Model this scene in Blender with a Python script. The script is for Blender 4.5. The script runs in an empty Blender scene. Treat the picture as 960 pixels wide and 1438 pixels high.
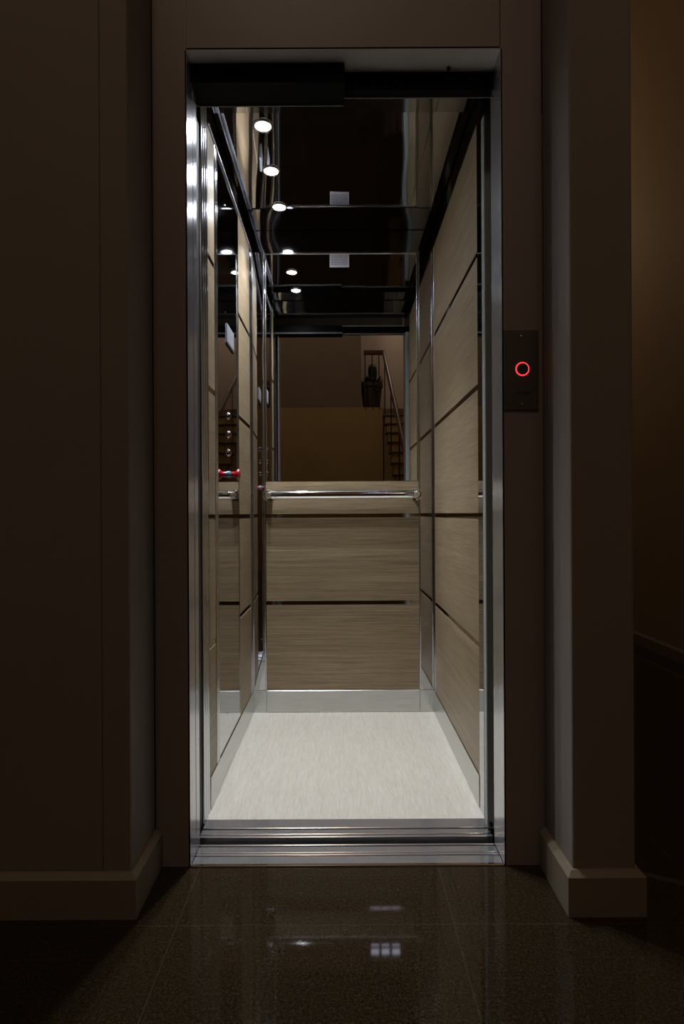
import bpy, bmesh, math, random
from mathutils import Vector, Matrix
random.seed(4)
S = bpy.context.scene
C = S.collection
PI = math.pi

# ------------------------------------------------------------------ materials
def new_mat(name):
    m = bpy.data.materials.new(name); m.use_nodes = True
    nt = m.node_tree
    return m, nt, nt.nodes['Principled BSDF']

def coords(nt, scale, loc=(0, 0, 0)):
    g = nt.nodes.new('ShaderNodeNewGeometry')
    mp = nt.nodes.new('ShaderNodeMapping'); mp.inputs['Scale'].default_value = scale
    mp.inputs['Location'].default_value = loc
    nt.links.new(g.outputs['Position'], mp.inputs['Vector'])
    return mp.outputs['Vector']

def noise(nt, vec, scale=1, detail=3, rough=.55, dist=0):
    n = nt.nodes.new('ShaderNodeTexNoise')
    n.inputs['Scale'].default_value = scale; n.inputs['Detail'].default_value = detail
    n.inputs['Roughness'].default_value = rough; n.inputs['Distortion'].default_value = dist
    nt.links.new(vec, n.inputs['Vector']); return n.outputs['Fac']

def ramp(nt, fac, stops):
    r = nt.nodes.new('ShaderNodeValToRGB')
    e = r.color_ramp.elements
    while len(e) < len(stops): e.new(.5)
    for k, (p, c) in enumerate(stops):
        e[k].position = p; e[k].color = (*c, 1)
    nt.links.new(fac, r.inputs['Fac']); return r.outputs['Color']

def bump(nt, b, fac, strength, dist=.002):
    n = nt.nodes.new('ShaderNodeBump'); n.inputs['Strength'].default_value = strength
    n.inputs['Distance'].default_value = dist
    nt.links.new(fac, n.inputs['Height']); nt.links.new(n.outputs['Normal'], b.inputs['Normal'])

def metal(name, col, rough, brushed=None, wave=0, metallic=1.0, spread=.06):
    m, nt, b = new_mat(name)
    b.inputs['Metallic'].default_value = metallic
    b.inputs['Base Color'].default_value = (*col, 1)
    b.inputs['Roughness'].default_value = rough
    if brushed:
        f = noise(nt, coords(nt, brushed), 1, 2, .6)
        lo = tuple(max(0, c - spread) for c in col); hi = tuple(min(1, c + spread) for c in col)
        nt.links.new(ramp(nt, f, [(.3, lo), (.7, hi)]), b.inputs['Base Color'])
        bump(nt, b, f, .12, .0006)
    elif wave:
        f = noise(nt, coords(nt, (5, 1.6, 5)), 1, 1, .4)
        bump(nt, b, f, wave, .01)
    return m

def paint(name, col, rough=.6, spread=.02):
    m, nt, b = new_mat(name)
    f = noise(nt, coords(nt, (3, 3, 3)), 1, 4, .6)
    lo = tuple(max(0, c * (1 - spread)) for c in col); hi = tuple(c * (1 + spread) for c in col)
    nt.links.new(ramp(nt, f, [(.3, lo), (.7, hi)]), b.inputs['Base Color'])
    b.inputs['Roughness'].default_value = rough
    f2 = noise(nt, coords(nt, (160, 160, 160)), 1, 2, .6)
    bump(nt, b, f2, .06, .001)
    return m

def plain(name, col, rough=.5, metallic=0, emit=None, strength=0):
    m, nt, b = new_mat(name)
    b.inputs['Base Color'].default_value = (*col, 1)
    b.inputs['Roughness'].default_value = rough; b.inputs['Metallic'].default_value = metallic
    if emit:
        b.inputs['Emission Color'].default_value = (*emit, 1)
        b.inputs['Emission Strength'].default_value = strength
    return m

def wood(name, c0, c1, c2, rough=.38):
    m, nt, b = new_mat(name)
    broad = noise(nt, coords(nt, (.7, .7, 60)), 1, 3, .6, .6)
    fine = noise(nt, coords(nt, (5, 5, 380)), 1, 4, .7, .2)
    mx = nt.nodes.new('ShaderNodeMath'); mx.operation = 'MULTIPLY_ADD'
    nt.links.new(fine, mx.inputs[0]); mx.inputs[1].default_value = .75
    sc = nt.nodes.new('ShaderNodeMath'); sc.operation = 'MULTIPLY'; sc.inputs[1].default_value = .25
    nt.links.new(broad, sc.inputs[0]); nt.links.new(sc.outputs[0], mx.inputs[2])
    nt.links.new(ramp(nt, mx.outputs[0], [(.36, c0), (.5, c1), (.62, c2)]), b.inputs['Base Color'])
    b.inputs['Roughness'].default_value = rough
    b.inputs['Specular IOR Level'].default_value = .4
    bump(nt, b, fine, .08, .0006)
    return m

def granite():
    m, nt, b = new_mat('polished dark granite')
    v = coords(nt, (1, 1, 1))
    a = noise(nt, v, 420, 3, .7); c = noise(nt, v, 150, 2, .6)
    mx = nt.nodes.new('ShaderNodeMath'); mx.operation = 'MULTIPLY_ADD'; mx.inputs[1].default_value = .65
    nt.links.new(a, mx.inputs[0])
    k = nt.nodes.new('ShaderNodeMath'); k.operation = 'MULTIPLY'; k.inputs[1].default_value = .35
    nt.links.new(c, k.inputs[0]); nt.links.new(k.outputs[0], mx.inputs[2])
    col = ramp(nt, mx.outputs[0], [(.36, (.008, .0055, .003)), (.5, (.024, .016, .008)), (.66, (.062, .042, .021))])
    # tile joints every 0.6 m
    g = nt.nodes.new('ShaderNodeNewGeometry'); sp = nt.nodes.new('ShaderNodeSeparateXYZ')
    nt.links.new(g.outputs['Position'], sp.inputs[0])
    def joint(sock, off):
        ad = nt.nodes.new('ShaderNodeMath'); ad.operation = 'ADD'; ad.inputs[1].default_value = 60 + off
        nt.links.new(sock, ad.inputs[0])
        md = nt.nodes.new('ShaderNodeMath'); md.operation = 'MODULO'; md.inputs[1].default_value = .6
        nt.links.new(ad.outputs[0], md.inputs[0])
        lt = nt.nodes.new('ShaderNodeMath'); lt.operation = 'LESS_THAN'; lt.inputs[1].default_value = .0025
        nt.links.new(md.outputs[0], lt.inputs[0]); return lt.outputs[0]
    j = nt.nodes.new('ShaderNodeMath'); j.operation = 'MAXIMUM'
    nt.links.new(joint(sp.outputs['X'], .36), j.inputs[0]); nt.links.new(joint(sp.outputs['Y'], -1.285 + .6), j.inputs[1])
    mix = nt.nodes.new('ShaderNodeMix'); mix.data_type = 'RGBA'
    jf = nt.nodes.new('ShaderNodeMath'); jf.operation = 'MULTIPLY'; jf.inputs[1].default_value = .55
    nt.links.new(j.outputs[0], jf.inputs[0]); nt.links.new(jf.outputs[0], mix.inputs['Factor'])
    nt.links.new(col, mix.inputs['A']); mix.inputs['B'].default_value = (.06, .045, .03, 1)
    nt.links.new(mix.outputs['Result'], b.inputs['Base Color'])
    b.inputs['Roughness'].default_value = .035
    b.inputs['Specular IOR Level'].default_value = .38
    return m

def vinyl():
    m, nt, b = new_mat('pale streaked car floor')
    f = noise(nt, coords(nt, (190, 16, 1)), 1, 4, .75, .3)
    h = noise(nt, coords(nt, (60, 5, 1)), 1, 2, .5, .4)
    k = nt.nodes.new('ShaderNodeMath'); k.operation = 'MULTIPLY_ADD'; k.inputs[1].default_value = .75
    s = nt.nodes.new('ShaderNodeMath'); s.operation = 'MULTIPLY'; s.inputs[1].default_value = .25
    nt.links.new(h, s.inputs[0]); nt.links.new(f, k.inputs[0]); nt.links.new(s.outputs[0], k.inputs[2])
    nt.links.new(ramp(nt, k.outputs[0], [(.33, (.51, .465, .385)), (.5, (.60, .555, .475)), (.66, (.68, .64, .56))]), b.inputs['Base Color'])
    b.inputs['Roughness'].default_value = .30
    return m

M = dict(
    wood=wood('oak laminate', (.158, .112, .062), (.245, .182, .108), (.335, .258, .162)),
    steel=metal('polished stainless steel', (.62, .62, .64), .09),
    dim_steel=metal('dark polished stainless', (.42, .42, .44), .05, wave=.35),
    ceil=metal('mirror polished ceiling steel', (.62, .62, .64), .025, wave=.30),
    mirror=metal('silver mirror glass', (.86, .87, .86), .0),
    panel=metal('mirror finish control panel', (.55, .55, .57), .03, wave=.06),
    inlay=metal('dark mirror inlay', (.62, .58, .55), .06),
    brushed=metal('brushed stainless across', (.50, .50, .50), .30, (6, 6, 500)),
    brushed_v=metal('brushed stainless upright', (.47, .47, .48), .30, (420, 420, 3)),
    skirting=metal('brushed skirting steel', (.56, .57, .56), .26, (9, 9, 420)),
    sill=metal('brushed aluminium sill', (.66, .66, .69), .20, (3, 420, 420), metallic=.85),
    chrome=metal('chrome', (.85, .85, .86), .07),
    frame=paint('grey brown satin frame', (.25, .195, .162), .42, .03),
    wall=paint('warm grey plaster', (.225, .185, .150), .75, .04),
    base=paint('cream painted baseboard', (.225, .180, .125), .38, .04),
    ochre=paint('ochre plaster', (.43, .285, .13), .8, .05),
    brown=paint('brown plaster', (.235, .168, .125), .8, .05),
    beige=paint('pinkish beige plaster', (.46, .37, .31), .8, .04),
    corridor=paint('corridor plaster', (.34, .24, .15), .75, .04),
    granite=granite(), vinyl=vinyl(),
    jamb=metal('satin brushed jamb steel', (.56, .56, .58), .22, (420, 420, 3), metallic=.80),
    soffit=paint('pale grey lintel steel', (.42, .385, .33), .5, .03),
    lip=paint('dull aluminium lip', (.16, .15, .14), .5),
    black=plain('black satin steel', (.0025, .0025, .003), .45, .0),
    rubber=plain('black rubber', (.006, .006, .006), .6),
    shaft=plain('black shaft shade', (.004, .004, .004), .9),  # near-black colour carries the darkness of the shaft
    grey_door=paint('grey satin door edge', (.33, .36, .335), .4),
    plate=metal('dark bronze satin plate', (.115, .095, .080), .42, (500, 500, 3), metallic=.6, spread=.01),
    ink=plain('black ink', (.006, .005, .005), .5),
    ring=plain('red lit ring', (.4, .02, .02), .4, 0, (1.0, .045, .06), 1.5),
    button=metal('dark steel button', (.20, .18, .16), .16),
    red=plain('red plastic', (.42, .02, .035), .25),
    teal=plain('teal plastic collar', (.03, .25, .33), .3),
    card=plain('grey card', (.20, .20, .21), .6),
    bead=metal('polished steel bead', (.58, .58, .60), .15),
    top_bead=metal('bright satin bead', (.85, .85, .88), .22, metallic=.7),
    paper=plain('pale printed paper', (.62, .61, .68), .7),
    print=plain('grey print', (.20, .19, .24), .7),
    lens=plain('lit lamp lens', (1, 1, 1), .3, 0, (.86, .90, 1.0), 30),
    pot=paint('dark clay pot', (.06, .038, .03), .7, .1),
    soil=plain('dark soil', (.02, .014, .01), .9),
    leaf=plain('dark green leaf', (.018, .03, .016), .5),
    tread=paint('dark wood tread', (.055, .03, .02), .4, .1),
    rail=paint('dark red wood rail', (.09, .035, .022), .35, .1),
    iron=plain('dark iron baluster', (.03, .022, .02), .5),
    win=plain('daylit pane', (.5, .5, .55), .3, 0, (.80, .78, 1.0), 5),
    white=paint('white painted timber', (.45, .42, .40), .5),
)

# ------------------------------------------------------------------ mesh tools
class MB:
    def __init__(s): s.bm = bmesh.new()
    def box(s, lo, hi, bevel=0, seg=1):
        vs = [s.bm.verts.new((x, y, z)) for z in (lo[2], hi[2]) for y in (lo[1], hi[1]) for x in (lo[0], hi[0])]
        fs = [s.bm.faces.new([vs[i] for i in f]) for f in ((0, 2, 3, 1), (4, 5, 7, 6), (0, 1, 5, 4), (1, 3, 7, 5), (3, 2, 6, 7), (2, 0, 4, 6))]
        if bevel:
            es = {e for f in fs for e in f.edges}
            bmesh.ops.bevel(s.bm, geom=list(es), offset=bevel, segments=seg, affect='EDGES', profile=.5)
        return s
    def poly(s, pts, axis, a, b):
        """extrude a 2-D outline along an axis (0 x, 1 y, 2 z) from a to b"""
        def mk(p, t):
            q = list(p); q.insert(axis, t); return s.bm.verts.new(q)
        v0 = [mk(p, a) for p in pts]; v1 = [mk(p, b) for p in pts]
        n = len(pts)
        s.bm.faces.new(v0); s.bm.faces.new(list(reversed(v1)))
        for i in range(n):
            s.bm.faces.new((v0[i], v1[i], v1[(i + 1) % n], v0[(i + 1) % n]))
        bmesh.ops.recalc_face_normals(s.bm, faces=s.bm.faces[:])
        return s
    def lathe(s, prof, origin, axis, n=28):
        """prof: (radius, along) pairs"""
        ax = Vector(axis).normalized(); o = Vector(origin)
        u = ax.orthogonal().normalized(); w = ax.cross(u)
        rings = []
        for r, t in prof:
            if r < 1e-6: rings.append([s.bm.verts.new(o + ax * t)])
            else: rings.append([s.bm.verts.new(o + ax * t + (u * math.cos(2 * PI * k / n) + w * math.sin(2 * PI * k / n)) * r) for k in range(n)])
        for a, b in zip(rings, rings[1:]):
            for k in range(n):
                if len(a) == 1 and len(b) == 1: continue
                if len(a) == 1: s.bm.faces.new((a[0], b[k], b[(k + 1) % n]))
                elif len(b) == 1: s.bm.faces.new((a[k], b[0], a[(k + 1) % n]))
                else: s.bm.faces.new((a[k], b[k], b[(k + 1) % n], a[(k + 1) % n]))
        bmesh.ops.recalc_face_normals(s.bm, faces=s.bm.faces[:])
        return s
    def torus(s, c, axis, R, r, n=40, m=12):
        ax = Vector(axis).normalized(); u = ax.orthogonal().normalized(); w = ax.cross(u); c = Vector(c)
        g = []
        for i in range(n):
            d = u * math.cos(2 * PI * i / n) + w * math.sin(2 * PI * i / n)
            g.append([s.bm.verts.new(c + d * (R + r * math.cos(2 * PI * j / m)) + ax * r * math.sin(2 * PI * j / m)) for j in range(m)])
        for i in range(n):
            for j in range(m):
                s.bm.faces.new((g[i][j], g[(i + 1) % n][j], g[(i + 1) % n][(j + 1) % m], g[i][(j + 1) % m]))
        bmesh.ops.recalc_face_normals(s.bm, faces=s.bm.faces[:])
        return s
    def tube(s, pts, r, n=14):
        pts = [Vector(p) for p in pts]
        rings = []; prev = None
        for i, p in enumerate(pts):
            d = (pts[min(i + 1, len(pts) - 1)] - pts[max(i - 1, 0)]).normalized()
            u = d.orthogonal().normalized() if prev is None else (prev - d * prev.dot(d)).normalized()
            prev = u; w = d.cross(u)
            rings.append([s.bm.verts.new(p + (u * math.cos(2 * PI * k / n) + w * math.sin(2 * PI * k / n)) * r) for k in range(n)])
        for a, b in zip(rings, rings[1:]):
            for k in range(n): s.bm.faces.new((a[k], b[k], b[(k + 1) % n], a[(k + 1) % n]))
        s.bm.faces.new(rings[0]); s.bm.faces.new(rings[-1])
        bmesh.ops.recalc_face_normals(s.bm, faces=s.bm.faces[:])
        return s
    def build(s, name, mat, parent=None, smooth=False):
        off = Vector((0, 0, 0)); p = parent
        while p is not None: off += Vector(p.location); p = p.parent
        if parent is not None: bmesh.ops.translate(s.bm, verts=s.bm.verts[:], vec=-off)
        me = bpy.data.meshes.new(name); s.bm.to_mesh(me); s.bm.free()
        if smooth:
            for f in me.polygons: f.use_smooth = True
            me.set_sharp_from_angle(angle=math.radians(40))
        me.materials.append(mat)
        o = bpy.data.objects.new(name, me); C.objects.link(o)
        if parent is not None: o.parent = parent
        return o

def B(lo, hi, bevel=0, seg=1): return MB().box(lo, hi, bevel, seg)

def thing(name, label, cat, loc=(0, 0, 0), group=None):
    o = bpy.data.objects.new(name, None); C.objects.link(o); o.location = loc
    o.empty_display_size = .05
    return tag(o, label, cat, group)
def tag(o, label, cat, group=None):
    o['label'] = label; o['category'] = cat
    if group: o['group'] = group
    return o
def struct(name, mb, mat, label, cat):
    o = mb.build(name, mat); o['kind'] = 'structure'; tag(o, label, cat); return o

# ------------------------------------------------------------------ dimensions (metres); camera at x 0, y 0, z .89
XL, XR = -.395, .415            # car side walls
YB = 2.663                      # car rear wall
YF = 1.732                      # car floor front edge
HW, HC = 2.06, 2.16             # top of panelling, car ceiling
JL, JR = -.383, .409            # jamb faces
FL, FR = -.470, .512            # niche returns
YD, YN = 1.5, 1.322             # door frame face, front face of the piers
TOP = 8.4

# ------------------------------------------------------------------ lobby setting
struct('floor', B((-2.6, -5.7, -.12), (2.1, YD - .003, 0)), M['granite'], 'dark brown polished granite lobby floor in front of the lift', 'floor')
struct('floor_corridor', B((.655, YD - .003, -.12), (2.1, 6.2, 0)), M['granite'], 'dark granite floor of the side corridor beyond the right pier', 'floor')
struct('ceiling', B((-2.7, -5.8, TOP), (2.2, 6.3, TOP + .1)), M['beige'], 'high plain ceiling over the lobby and stairwell', 'ceiling')
struct('wall_left', B((-2.6, YN + .006, 0), (-.535, YD + .35, TOP)), M['wall'], 'dark plaster wall left of the lift niche', 'wall')
struct('wall_pier_left', B((-.534, YN, 0), (FL, YD - .001, TOP), .006, 2), M['wall'], 'narrow plaster corner pier at the left side of the lift niche', 'wall')
struct('wall_pier_right', B((FR, YN, 0), (.652, YD - .001, TOP), .006, 2), M['wall'], 'plaster pier between the lift niche and the side corridor', 'wall')
struct('wall_lift_front', B((-.53, YD + .001, 2.70), (.652, YD + .35, TOP)), M['wall'], 'plaster wall above the steel lift surround', 'wall')
struct('wall_shaft', B((.70, YD + .02, 0), (.745, 6.2, TOP)), M['wall'], 'shaft wall along the near side of the corridor', 'wall')
struct('wall_right', B((1.995, -5.7, 0), (2.1, 6.2, TOP)), M['corridor'], 'warm lit wall of the side corridor at the right edge', 'wall')
struct('wall_corridor_end', B((.70, 6.2, 0), (2.1, 6.3, TOP)), M['corridor'], 'far end wall of the side corridor', 'wall')
struct('wall_hall_left', B((-2.7, -5.7, 0), (-2.6, YD, TOP)), M['wall'], 'side wall of the lobby behind the viewpoint', 'wall')
struct('wall_stairwell', B((-2.6, -5.8, 0), (2.1, -5.7, TOP)), M['beige'], 'pale stairwell wall behind the landing, seen in the mirror', 'wall')
struct('wall_under_landing', B((-2.6, -4.40, 0), (.69, -4.27, 2.60)), M['ochre'], 'ochre wall below the landing edge, seen in the mirror', 'wall')
struct('wall_above_landing', B((-2.6, -4.42, 2.6005), (.345, -4.275, TOP)), M['brown'], 'brown wall rising above the landing edge, seen in the mirror', 'wall')
struct('floor_landing', B((-2.6, -5.7, 2.48), (1.99, -4.4005, 2.60)), M['brown'], 'stair landing slab seen in the mirror', 'floor')

# baseboards with a chamfered top edge (one per run)
def baseboard(name, pts, label, h=.098, t=.016):
    """pts: floor line of the wall face; boards offset to the side of the room by the sign given per run"""
    mb = MB()
    prof = [(0, 0), (t, 0), (t, h - .012), (t * .35, h), (0, h)]
    rows = []
    for (x, y, nx, ny) in pts:
        rows.append([mb.bm.verts.new((x + nx * a, y + ny * a, z)) for a, z in prof])
    for a, b in zip(rows, rows[1:]):
        for k in range(len(prof)):
            mb.bm.faces.new((a[k], a[(k + 1) % 5], b[(k + 1) % 5], b[k]))
    mb.bm.faces.new(rows[0]); mb.bm.faces.new(list(reversed(rows[-1])))
    bmesh.ops.recalc_face_normals(mb.bm, faces=mb.bm.faces[:])
    return struct(name, mb, M['base'], label, 'baseboard')
baseboard('baseboard_left', [(-2.58, YN, 0, -1), (FL, YN, 1, -1), (FL, YD - .004, 1, 0)], 'pale baseboard running round the left corner of the lift niche')
baseboard('baseboard_right', [(FR, YD - .004, -1, 0), (FR, YN, -1, -1), (.652, YN, 1, -1), (.652, YD - .004, 1, 0)], 'pale baseboard wrapped round the right pier')
baseboard('baseboard_corridor', [(1.995, -5.6, -1, 0), (1.995, 6.18, -1, 0)], 'dim baseboard along the corridor wall', .08, .012)

# stairwell window, high above the landing, seen reflected in the polished floor
wy = -5.70
wx0, wx1, wz0, wz1 = .50, 1.08, 6.30, 7.30
win = B((wx0, wy, wz0), (wx1, wy + .012, wz1)).build('window_1', M['win'])
win['kind'] = 'structure'; tag(win, 'bright multi-pane stairwell window mirrored as pale squares in the floor', 'window')
wf = MB()
for k in range(4):
    x = wx0 + (wx1 - wx0) * k / 3; wf.box((x - .024, wy + .012, wz0 - .024), (x + .024, wy + .05, wz1 + .024))
for k in range(7):
    z = wz0 + (wz1 - wz0) * k / 6; wf.box((wx0, wy + .013, z - .022), (wx1, wy + .049, z + .022))
wf.build('window_frame', M['tread'], win)

# ------------------------------------------------------------------ staircase, railing and plant (seen in the car mirror)
SX0, SX1 = .69, 1.68
n_st, rise, run = 15, 2.60 / 15, .285
st = thing('staircase', 'flight of dark-edged steps climbing to the landing, seen in the mirror', 'stairs', (1.2, -2.2, 0))
pr = [(-4.24, 0)]
for k in range(n_st - 1):
    z = 2.60 - rise * (k + 1); y0 = -4.24 + run * k
    pr += [(y0, z - .035), (y0 + run, z - .035)]
pr = [(-4.24, 0), (-4.24, 2.60 - rise - .0265)]
for k in range(n_st - 1):
    z = 2.60 - rise * (k + 1) - .0265; y0 = -4.24 + run * k
    pr += [(y0 + run, z), (y0 + run, max(0.0, z - rise))]
# drop doubled points
cl = []
for p in pr:
    if not cl or (abs(cl[-1][0] - p[0]) > 1e-5 or abs(cl[-1][1] - p[1]) > 1e-5): cl.append(p)
if cl[-1][1] > 0: cl.append((cl[-1][0], 0))
MB().poly(cl, 0, SX0 + .015, SX1).build('stair_body', M['ochre'], st)
for k in range(n_st - 1):
    z = 2.60 - rise * (k + 1); y0 = -4.24 + run * k
    B((SX0 - .02, y0 + .10, z - .026), (SX1, y0 + run + .012, z), .004).build('tread', M['tread'], st)

rl = thing('stair_railing', 'dark red wooden handrail on thin balusters beside the landing and stair, seen in the mirror', 'railing', (.69, -4.24, 2.6))
MB().box((.385, -4.275, 3.44), (.72, -4.215, 3.51), .008).build('landing_rail', M['rail'], rl)
sl = rise / run
def hz(y): return 3.47 - (y + 4.22) * sl
MB().tube([(.70, -4.22, hz(-4.22)), (.70, -2.4, hz(-2.4)), (.70, -.9, hz(-.9))], .028).build('handrail', M['rail'], rl, True)
for x in (.405, .52, .63):
    MB().tube([(x, -4.245, 2.60), (x, -4.245, 3.45)], .009, 8).build('baluster', M['iron'], rl, True)
for k in (0, 4, 8):
    y = -4.10 + run * k; zt = 2.60 - rise * (k + 1)
    MB().tube([(.71, y, zt), (.71, y, hz(y))], .009, 8).build('baluster', M['iron'], rl, True)

pl = thing('potted_plant', 'dark clay pot with a cactus-like plant on the stair landing, seen in the mirror', 'plant', (.52, -4.52, 2.60))
MB().lathe([(0, 0), (.125, 0), (.135, .02), (.175, .36), (.19, .365), (.19, .43), (.168, .43), (.160, .40), (0, .40)], (.52, -4.52, 2.60), (0, 0, 1)).build('pot', M['pot'], pl, True)
MB().lathe([(.158, .402), (.1, .415), (0, .42)], (.52, -4.52, 2.60), (0, 0, 1)).build('soil', M['soil'], pl, True)
cx = MB()
cx.lathe([(.05, 0), (.065, .1), (.075, .22), (.07, .30), (.045, .345), (0, .36)], (.54, -4.52, 3.0), (0, 0, 1), 18)
for k in range(46):
    a = random.uniform(0, 2 * PI); r = random.uniform(.03, .17); L = random.uniform(.10, .2)
    p0 = Vector((.52 + r * math.cos(a), -4.52 + r * math.sin(a), 3.0))
    d = Vector((math.cos(a) * random.uniform(.3, .9), math.sin(a) * random.uniform(.3, .9), 1)).normalized()
    sd = d.cross(Vector((0, 0, 1))).normalized() * random.uniform(.018, .032)
    q = [p0, p0 + d * L * .5 + sd, p0 + d * L + Vector((0, 0, -.02)), p0 + d * L * .5 - sd]
    vs = [cx.bm.verts.new(v) for v in q]; cx.bm.faces.new(vs)
cx.build('foliage', M['leaf'], pl)

# ------------------------------------------------------------------ lift surround on the landing
fr = thing('lift_door_frame', 'grey-brown metal surround framing the open lift doorway', 'door frame', (0, YD, 0))
B((FL + .0005, YD, 0), (JL - .0005, YD + .004, 2.69)).build('face_panel', M['frame'], fr)
B((JR + .0005, YD, 0), (FR - .0005, YD + .004, 2.69)).build('face_panel', M['frame'], fr)
B((JL, YD, 2.062), (JR - .0015, YD + .004, 2.69)).build('header_panel', M['frame'], fr)
jl = MB().box((JL - .004, YD, 0), (JL, YD + .060, 2.06)); jl.box((JL - .004, YD + .0615, 0), (JL + .0006, YD + .098, 2.06))
jl.build('jamb', M['jamb'], fr)['label'] = 'brushed steel jamb'
MB().box((JR, YD, 0), (JR + .004, YD + .100, 2.06)).build('jamb', M['jamb'], fr)['label'] = 'brushed steel jamb'
so = MB().box((JL, YD, 2.06), (JR, YD + .100, 2.066)).build('lintel_soffit', M['soffit'], fr)
so['label'] = 'dull steel underside of the lintel'
MB().lathe([(0, 0), (.005, 0), (.005, .0055), (0, .0055)], (.290, YD + .062, 2.0545), (0, 0, 1), 14).build('screw', M['black'], fr)  # black disc drawn for a dark hole in the soffit
# dark slot of the door post on the left
B((-.44, YD + .100, 0), (XL - .0045, YF - .03, 2.004)).build('door_post', M['rubber'], fr)

hd = thing('door_track_cover', 'long black glossy header box hiding the door track over the left half of the doorway', 'panel', (-.2, 1.58, 2.008))
B((-.43, 1.543, 2.010), (.016, 1.628, 2.0595)).build('cover_box', M['black'], hd)
B((-.43, 1.6285, 2.007), (.016, 1.632, 2.016)).build('bottom_lip', M['lip'], hd)['label'] = 'bright metal lip'
hd2 = thing('door_track_cover', 'shorter black header box over the right half of the doorway, set a little deeper', 'panel', (.24, 1.59, 2.008))
B((.0165, 1.576, 2.011), (.46, 1.600, 2.0595)).build('cover_box', M['black'], hd2)
B((.0165, 1.6005, 2.008), (.46, 1.604, 2.017)).build('bottom_lip', M['lip'], hd2)['label'] = 'bright metal lip'

# sills: landing sill, gap, car sill
def sill(name, label, y0, y1, grooves, x0, x1, z1=0.0):
    root = thing(name, label, 'door sill', ((x0 + x1) / 2, y0, -.03))
    ys = [y0] + [v for g in grooves for v in g] + [y1]
    plates = [(ys[i], ys[i + 1]) for i in range(0, len(ys), 2)]
    for a, b in plates:
        B((x0, a, -.03), (x1, b, z1), .0012).build('tread_plate', M['sill'], root)
    gm = MB()
    for a, b in grooves: gm.box((x0, a, -.03), (x1, b, -.010))
    gm.build('groove', M['rubber'], root)
    return root
ls = sill('landing_sill', 'brushed aluminium landing sill with door grooves at the lobby edge', YD, 1.602, [(1.5455, 1.551), (1.559, 1.562), (1.589, 1.597)], JL + .0005, JR - .0005)
B((JL + .0005, YD - .003, -.001), (JR - .0005, YD + .006, .0045), .0015).build('nosing', M['steel'], ls)
cs = sill('car_sill', 'brushed aluminium car sill with door groove, across the dark gap', 1.637, YF, [(1.647, 1.652), (1.675, 1.684)], XL + .0005, XR - .0005)
struct('gap_shade', B((-.6, 1.55, -.5), (.69, YF + .05, -.20)), M['shaft'], 'black box standing for the darkness in the gap between the two sills', 'shaft')  # black box laid below the gap, its colour is the shade
struct('wall_shaft_front', B((-.9, 1.62, -.5), (-.442, YF + .02, 2.7)), M['shaft'], 'black shaft shade behind the left door post', 'shaft')
struct('wall_shaft_top', B((-.44, 1.62, 2.17), (.69, YF + .08, 2.7)), M['shaft'], 'black shaft shade above the doorway', 'shaft')
struct('wall_shaft_side', B((.66, 1.51, -.2), (.698, 2.9, 2.7)), M['shaft'], 'black shaft shade beside the car', 'shaft')

# sliding car door, parked on the right
cd = thing('sliding_door', 'grey sliding lift door parked open at the right jamb, only its edge showing', 'door', (.5, 1.67, 0))
B((.4035, 1.655, .012), (.64, 1.685, 2.0), .002).build('door_leaf', M['grey_door'], cd)
B((.4275, 1.6535, .03), (.4295, 1.656, 1.99)).build('edge_seal', M['rubber'], cd)
MB().lathe([(0, 0), (.006, 0), (.006, .006), (0, .006)], (.4135, 1.650, .024), (0, 1, 0), 16).build('guide_roller', M['rubber'], cd, True)
B((.4045, 1.652, -.0065), (.428, 1.662, .012), .001).build('guide_shoe', M['steel'], cd)

# ------------------------------------------------------------------ lift car shell
def cbox(lo, hi): return B(lo, hi)
struct('floor_car', B((XL - .02, YF, -.06), (XR + .02, YB + .02, 0)), M['vinyl'], 'pale streaky beige floor inside the lift car', 'floor')
struct('ceiling_car', B((XL, YF + .12, HC), (XR, YB, HC + .02)), M['ceil'], 'dark mirror-polished steel ceiling of the lift car', 'ceiling')
struct('trim_car_header', B((XL, YF, HC - .022), (XR, YF + .1195, HC + .01)), M['dim_steel'], 'polished soffit over the car entrance', 'trim')
struct('trim_car_front', B((XL, 1.637, 2.102), (XR, YF - .0005, 2.168)), M['dim_steel'], 'polished steel header across the top of the car entrance', 'trim')
struct('wall_car_left', B((XL - .03, YF, 0), (XL - .0045, YB + .02, HC + .02)), M['dim_steel'], 'polished steel wall lining on the left of the car, showing above the panelling', 'wall')
struct('wall_car_right', B((XR + .0045, YF, 0), (XR + .03, YB + .02, HC + .02)), M['dim_steel'], 'polished steel wall lining on the right of the car, showing above the panelling', 'wall')
struct('wall_car_back', B((XL - .004, YB + .0045, 0), (XR + .004, YB + .03, HC + .02)), M['dim_steel'], 'polished steel rear wall lining of the car, showing above the mirror', 'wall')

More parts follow.
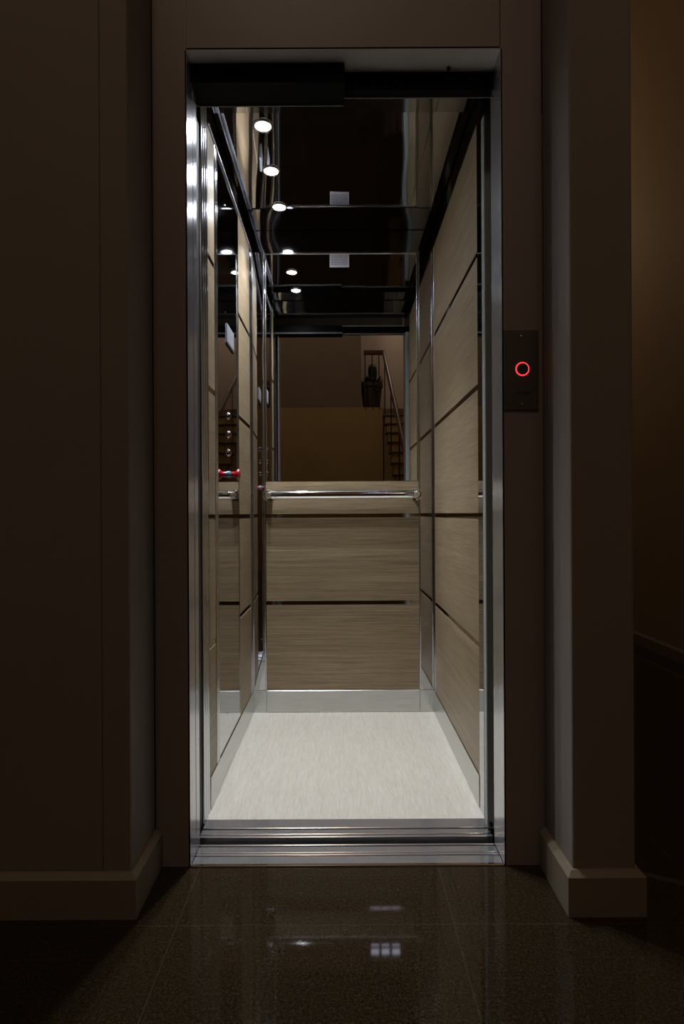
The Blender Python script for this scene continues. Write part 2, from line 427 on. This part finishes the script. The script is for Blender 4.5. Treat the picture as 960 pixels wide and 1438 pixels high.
BANDS = (.49, .88, 1.27, 1.67)
SK = .100
def panelling(name, label, side, a, b, top=HW, bottom=SK):
    """oak panels with dark mirror inlays. side 'L','R' (a,b along y) or 'B' (a,b along x)"""
    def blk(a, b, z0, z1, t0, t1, bevel=0):
        if side == 'L': return B((XL - .0042 + t0, a, z0), (XL - .0042 + t1, b, z1), bevel)
        if side == 'R': return B((XR + .0042 - t1, a, z0), (XR + .0042 - t0, b, z1), bevel)
        return B((a, YB + .0042 - t1, z0), (b, YB + .0042 - t0, z1), bevel)
    c = {'L': (XL, (a + b) / 2, 0), 'R': (XR, (a + b) / 2, 0), 'B': ((a + b) / 2, YB, 0)}[side]
    root = thing(name, label, 'wall panelling', c)
    cuts = [z for z in BANDS if bottom < z < top - .1]
    zs = [bottom] + [v for z in cuts for v in (z - .009, z + .009)] + [top]
    for i in range(0, len(zs), 2):
        blk(a, b, zs[i], zs[i + 1], 0, .0042).build('wood_panel', M['wood'], root)
    for z in cuts:
        blk(a, b, z - .009, z + .009, 0, .0028).build('inlay_strip', M['inlay'], root)['label'] = 'dark mirror-like inlay strip'
    return root
def skirting(name, label, lo, hi):
    o = B(lo, hi, .001).build(name, M['skirting']); tag(o, label, 'skirting'); return o

panelling('oak_panelling', 'light oak panelling of the rear wall below the mirror, two dark inlay strips', 'B', -.334, .350, 1.034)
panelling('oak_panelling', 'tall light oak panelling covering the right wall, with dark inlay strips', 'R', 1.7905, 2.618)
panelling('oak_panelling', 'narrow light oak panelling between the control panel and the entrance', 'L', 1.788, 1.878)
panelling('oak_panelling', 'light oak panelling between the control panel and the rear left corner', 'L', 2.326, 2.606)

skirting('skirting_board', 'brushed steel skirting along the foot of the rear wall', (-.335, YB - .004, .0005), (.351, YB + .0042, SK - .001))
skirting('skirting_board', 'brushed steel skirting along the foot of the left wall', (XL - .0042, 1.788, .0005), (XL + .003, YB - .0045, SK - .001))
skirting('skirting_board', 'brushed steel skirting along the foot of the right wall', (XR - .003, 1.7905, .0005), (XR + .0042, YB - .0045, SK - .001))

# polished corner plates on the rear wall
def corner_plate(label, x0, x1, turn=0):
    t = thing('corner_plate', label, 'corner plate', ((x0 + x1) / 2, YB, 0))
    pm = MB(); dy = turn * (x1 - x0)
    pm.poly([(x0 + .0005, YB - dy), (x1 - .0005, YB), (x1 - .0005, YB + .0043), (x0 + .0005, YB + .0043)], 2, SK, HW)
    pm.build('polished_plate', M['panel'], t)
    B((x0 + .0005, YB - .003, .0005), (x1 - .0005, YB + .0043, SK - .001)).build('foot_plate', M['skirting'], t)
    for x in (x0 + .002, x1 - .006):
        B((x, YB - .004, SK), (x + .004, YB - .0002, HW), .0015, 3).build('edge_trim', M['bead'], t, True)
    return t
corner_plate('polished steel plate in the rear left corner beside the mirror', XL, -.3355, .034)
corner_plate('polished steel plate in the rear right corner beside the mirror', .3515, XR)
def wall_trim(name, label, lo, hi, n=2, side='y'):
    t = thing(name, label, 'trim strip', (lo[0], lo[1], 0))
    w = (hi[1] - lo[1]) / n; lft = lo[0] < 0
    face = hi[0] if lft else lo[0]; wall = lo[0] if lft else hi[0]
    for k in range(n):                                   # half-round beads
        c = lo[1] + w * (k + .5); r = w / 2 - .0006; dx = face - wall
        pts = [(wall, c - r)] + [(wall + dx * (.45 + .55 * math.sin(PI * q / 8)), c - r * math.cos(PI * q / 8)) for q in range(9)] + [(wall, c + r)]
        MB().poly(pts, 2, lo[2], hi[2]).build('strip', M['bead'], t, True)
    return t
wall_trim('trim_strip', 'polished upright trim where the left wall meets the rear corner', (XL - .0042, 2.609, SK), (XL + .002, YB - .005, HW), 2)
wall_trim('trim_strip', 'polished upright trim where the right wall meets the rear corner', (XR - .002, 2.621, SK), (XR + .0042, YB - .005, HW), 2)
wall_trim('trim_strip', 'polished upright trim at the front edge of the control panel', (XL - .0042, 1.881, SK), (XL + .003, 1.924, HW), 2)
wall_trim('entrance_strip', 'polished upright steel strips of the left car entrance', (XL - .0042, 1.704, .001), (XL + .0015, 1.785, HC - .025), 3)
o = B((XR - .0008, YF + .001, .001), (XR + .0042, 1.788, HC - .025)).build('entrance_strip', M['panel']); tag(o, 'mirror-polished upright steel strip of the right car entrance', 'trim strip')
# top trims above the panelling
for side, x0, x1, lab in (('L', XL - .0042, XL + .005, 'thin bright trim along the top of the left panelling'), ('R', XR - .001, XR + .0042, 'thin dark trim along the top of the right panelling')):
    o = B((x0, 1.788 if side == 'L' else 1.7905, HW + .001), (x1, YB - .005, HW + .009 if side == 'L' else HW + .006), .002 if side == 'L' else .001, 3).build('top_trim', M['top_bead'] if side == 'L' else M['inlay']); tag(o, lab, 'trim strip')

# rear mirror with slim edge trims
mr = thing('wall_mirror', 'frameless wall mirror filling the upper rear wall of the lift car', 'mirror', (.008, YB, 1.035))
B((-.327, YB - .001, 1.0355), (.343, YB + .0042, 2.050)).build('glass', M['mirror'], mr)
B((-.334, YB - .003, 1.0355), (-.3275, YB + .0042, 2.058), .0022, 3).build('edge_trim', M['bead'], mr, True)
B((.3435, YB - .003, 1.0355), (.350, YB + .0042, 2.058), .0022, 3).build('edge_trim', M['bead'], mr, True)
B((-.327, YB - .003, 2.0505), (.343, YB + .0042, 2.058), .001).build('top_trim', M['steel'], mr)

def text_lines(x0, x1, ztop, zbot, n, y, name, parent, mat, seed=1):
    """rows of tiny printed words as thin raised ink, facing -y"""
    rnd = random.Random(seed); mb = MB(); h = (ztop - zbot) / n
    for k in range(n):
        z = ztop - h * k; x = x0
        while x < x1 - .004:
            w = min(rnd.uniform(.004, .013), x1 - x)
            mb.box((x, y - .0003, z - h * .62), (x + w, y, z - h * .18)); x += w + .0022
    return mb.build(name, mat, parent)
nc = thing('notice_sticker', 'small pale printed notice stuck at the top of the mirror', 'notice', (.0, YB - .0012, 1.99))
B((-.043, YB - .0016, 1.992), (.044, YB - .0011, 2.049)).build('paper', M['paper'], nc)
text_lines(-.037, .039, 2.045, 2.001, 6, YB - .0016, 'printed_text', nc, M['print'], 3)

# handrail
hr = thing('handrail', 'chrome tubular handrail across the rear wall under the mirror', 'handrail', (.008, YB - .055, .973))
yh = YB - .058
MB().tube([(-.300, yh, .973), (.317, yh, .973)], .0195, 24).build('rail', M['chrome'], hr, True)
for sx, x in ((-1, -.300), (1, .317)):
    pts = [(x, yh, .973)]
    for k in range(1, 9):
        a = k / 8 * PI / 2; pts.append((x + sx * .022 * math.sin(a), yh + .022 * (1 - math.cos(a)), .973))
    pts.append((x + sx * .022, YB - .002, .973))
    e = MB().tube(pts, .0192, 20).build('end_bend', M['chrome'], hr, True)
    MB().lathe([(0, 0), (.026, 0), (.026, .004), (.02, .006), (0, .006)], (x + sx * .022, YB - .0002, .973), (0, -1, 0), 24).build('wall_flange', M['chrome'], e, True)

# control panel
cp = thing('control_panel', 'full-height mirror steel control panel with three buttons and a red alarm button', 'control panel', (XL, 2.14, 0))
B((XL - .0042, 1.927, SK), (XL, 2.323, HW)).build('panel_plate', M['panel'], cp)
yb = 2.108
for z in (1.237, 1.172, 1.107):
    bt = MB().lathe([(0, .0105), (.006, .0100), (.0095, .0080), (.0115, .005), (.0120, 0), (0, 0)], (XL, yb, z), (1, 0, 0), 24).build('button', M['button'], cp, True)
    MB().lathe([(.0145, 0), (.0145, .002), (.0122, .003)], (XL, yb, z), (1, 0, 0), 24).build('bezel', M['steel'], bt, True)
ab = MB().lathe([(.010, .006), (.010, .020), (.0125, .026), (.0185, .030), (.0195, .034), (.018, .038), (.010, .0405), (0, .041)], (XL, yb, 1.030), (1, 0, 0), 24).build('alarm_button', M['red'], cp, True)
ab['label'] = 'red mushroom alarm button'
MB().lathe([(.0125, 0), (.0125, .006), (.010, .007)], (XL, yb, 1.030), (1, 0, 0), 24).build('collar', M['teal'], ab, True)
dp = B((XL, 2.075, 1.492), (XL + .004, 2.200, 1.556), .0008).build('notice_plate', M['card'], cp)
dp['label'] = 'small pale capacity plate'
tm = MB()
for k in range(4):
    z = 1.546 - .013 * k; y = 2.085
    while y < 2.185:
        w = random.uniform(.006, .016); tm.box((XL + .004, y, z - .006), (XL + .0043, min(y + w, 2.19), z)); y += w + .004
tm.build('printed_text', M['print'], dp)
B((XL, 2.072, 1.482), (XL + .0045, 2.203, 1.4915), .0008).build('plate_edge', M['ink'], dp)
for z in (1.59, 1.96, .2):
    MB().lathe([(0, .003), (.003, .002), (.004, 0)], (XL, 2.06, z), (1, 0, 0), 12).build('screw', M['chrome'], cp, True)

# three downlights
for k, (x, y, lab) in enumerate(((-.247, 1.945, 'round lit downlight in the car ceiling nearest the entrance'),
                                 (-.250, 2.200, 'round lit downlight in the middle of the row of three'),
                                 (-.247, 2.460, 'round lit downlight nearest the mirror'))):
    d = thing('downlight', lab, 'ceiling light', (x, y, HC), 'car ceiling downlights')
    MB().torus((x, y, HC - .001), (0, 0, 1), .029, .0045, 36, 10).build('bezel', M['chrome'], d, True)
    MB().lathe([(.026, .0), (.020, -.004), (.010, -.006), (0, -.0065)], (x, y, HC - .001), (0, 0, 1), 28).build('lens', M['lens'], d, True)
    for e, ang in ((44, 92), (4.4, 168)):          # main beam and reflector spill
        li = bpy.data.lights.new('downlight_beam', 'SPOT'); li.energy = e; li.color = (.87, .925, 1.0)
        li.spot_size = math.radians(ang); li.spot_blend = 1.0; li.shadow_soft_size = .014
        lo = bpy.data.objects.new('downlight_beam', li); C.objects.link(lo); lo.parent = d; lo.location = (0, 0, -.016)

# ------------------------------------------------------------------ call station on the right face panel
ct = thing('call_station', 'dark upright call plate with a red ring button right of the lift doorway', 'call button panel', (.457, YD, 1.15))
B((.4125, YD - .004, 1.147), (.500, YD, 1.349), .0015).build('plate', M['plate'], ct)
zc = .89 + 201 / 557; xc = .459
MB().torus((xc, YD - .0045, zc), (0, 1, 0), 0.0160, .0016, 44, 10).build('light_ring', M['ring'], ct, True)
bb = MB().lathe([(0, .005), (.012, .005), (.0142, .003), (.0142, 0), (0, 0)], (xc, YD - .004, zc), (0, -1, 0), 28).build('push_button', M['button'], ct, True)
MB().torus((xc, YD - .0092, zc + .0008), (0, 1, 0), .0048, .0007, 24, 6).build('power_symbol', M['ink'], bb, True)
for z in (1.333, 1.163):
    MB().lathe([(0, .0025), (.0028, .002), (.0036, 0)], (.457, YD - .004, z), (0, -1, 0), 14).build('screw', M['steel'], ct, True)
def text(body, size, loc, parent, name):
    cu = bpy.data.curves.new(name, 'FONT'); cu.body = body; cu.size = size; cu.extrude = .0003
    cu.align_x = 'CENTER'; cu.align_y = 'CENTER'
    t = bpy.data.objects.new(name, cu); C.objects.link(t)
    dg = bpy.context.evaluated_depsgraph_get()
    me = bpy.data.meshes.new_from_object(t.evaluated_get(dg)); bpy.data.objects.remove(t); bpy.data.curves.remove(cu)
    me.transform(Matrix.Translation(Vector(loc) - Vector(parent.location)) @ Matrix.Rotation(PI / 2, 4, 'X'))
    me.materials.clear(); me.materials.append(M['ink'])
    o = bpy.data.objects.new(name, me); C.objects.link(o); o.parent = parent; return o
text('orona', .0165, (.4605, YD - .0043, .89 + 168 / 557), ct, 'lettering')

# ------------------------------------------------------------------ lights of the building, plus an added lobby fill
def point(name, loc, e, col, r=.15):
    l = bpy.data.lights.new(name, 'POINT'); l.energy = e; l.color = col; l.shadow_soft_size = r
    o = bpy.data.objects.new(name, l); C.objects.link(o); o.location = loc; return o
point('corridor_lamp', (1.25, 5.3, 3.3), 12.5, (1.0, .69, .40), .2)
point('landing_lamp', (1.1, -4.7, 4.6), 9.0, (1.0, .82, .64), .15)
point('lobby_fill', (-.5, -1.6, 6.6), 80.0, (1.0, .83, .62), .25)  # added unseen fill that lifts the front faces and mirrored walls

M['black'].node_tree.nodes['Principled BSDF'].inputs['Specular IOR Level'].default_value = .08
w = bpy.data.worlds.new('world'); S.world = w; w.use_nodes = True
w.node_tree.nodes['Background'].inputs['Color'].default_value = (0, 0, 0, 1)
w.node_tree.nodes['Background'].inputs['Strength'].default_value = 0

# ------------------------------------------------------------------ camera
F = 835.0
cam = bpy.data.cameras.new('camera'); co = bpy.data.objects.new('camera', cam); C.objects.link(co)
cam.sensor_fit = 'VERTICAL'; cam.sensor_height = 36; cam.lens = 36 * F / 1438
cam.shift_x = (480 - 478) / 1438; cam.shift_y = (721 - 719) / 1438
co.location = (0, 0, .89); co.rotation_euler = (PI / 2, math.radians(.3), 0)
cam.clip_start = .02
S.camera = co

S.view_settings.view_transform = 'Standard'
S.view_settings.look = 'None'
S.cycles.max_bounces = 14; S.cycles.glossy_bounces = 9; S.cycles.diffuse_bounces = 5
S.cycles.use_denoising = True
S.cycles.sample_clamp_indirect = 6
S.cycles.blur_glossy = .3
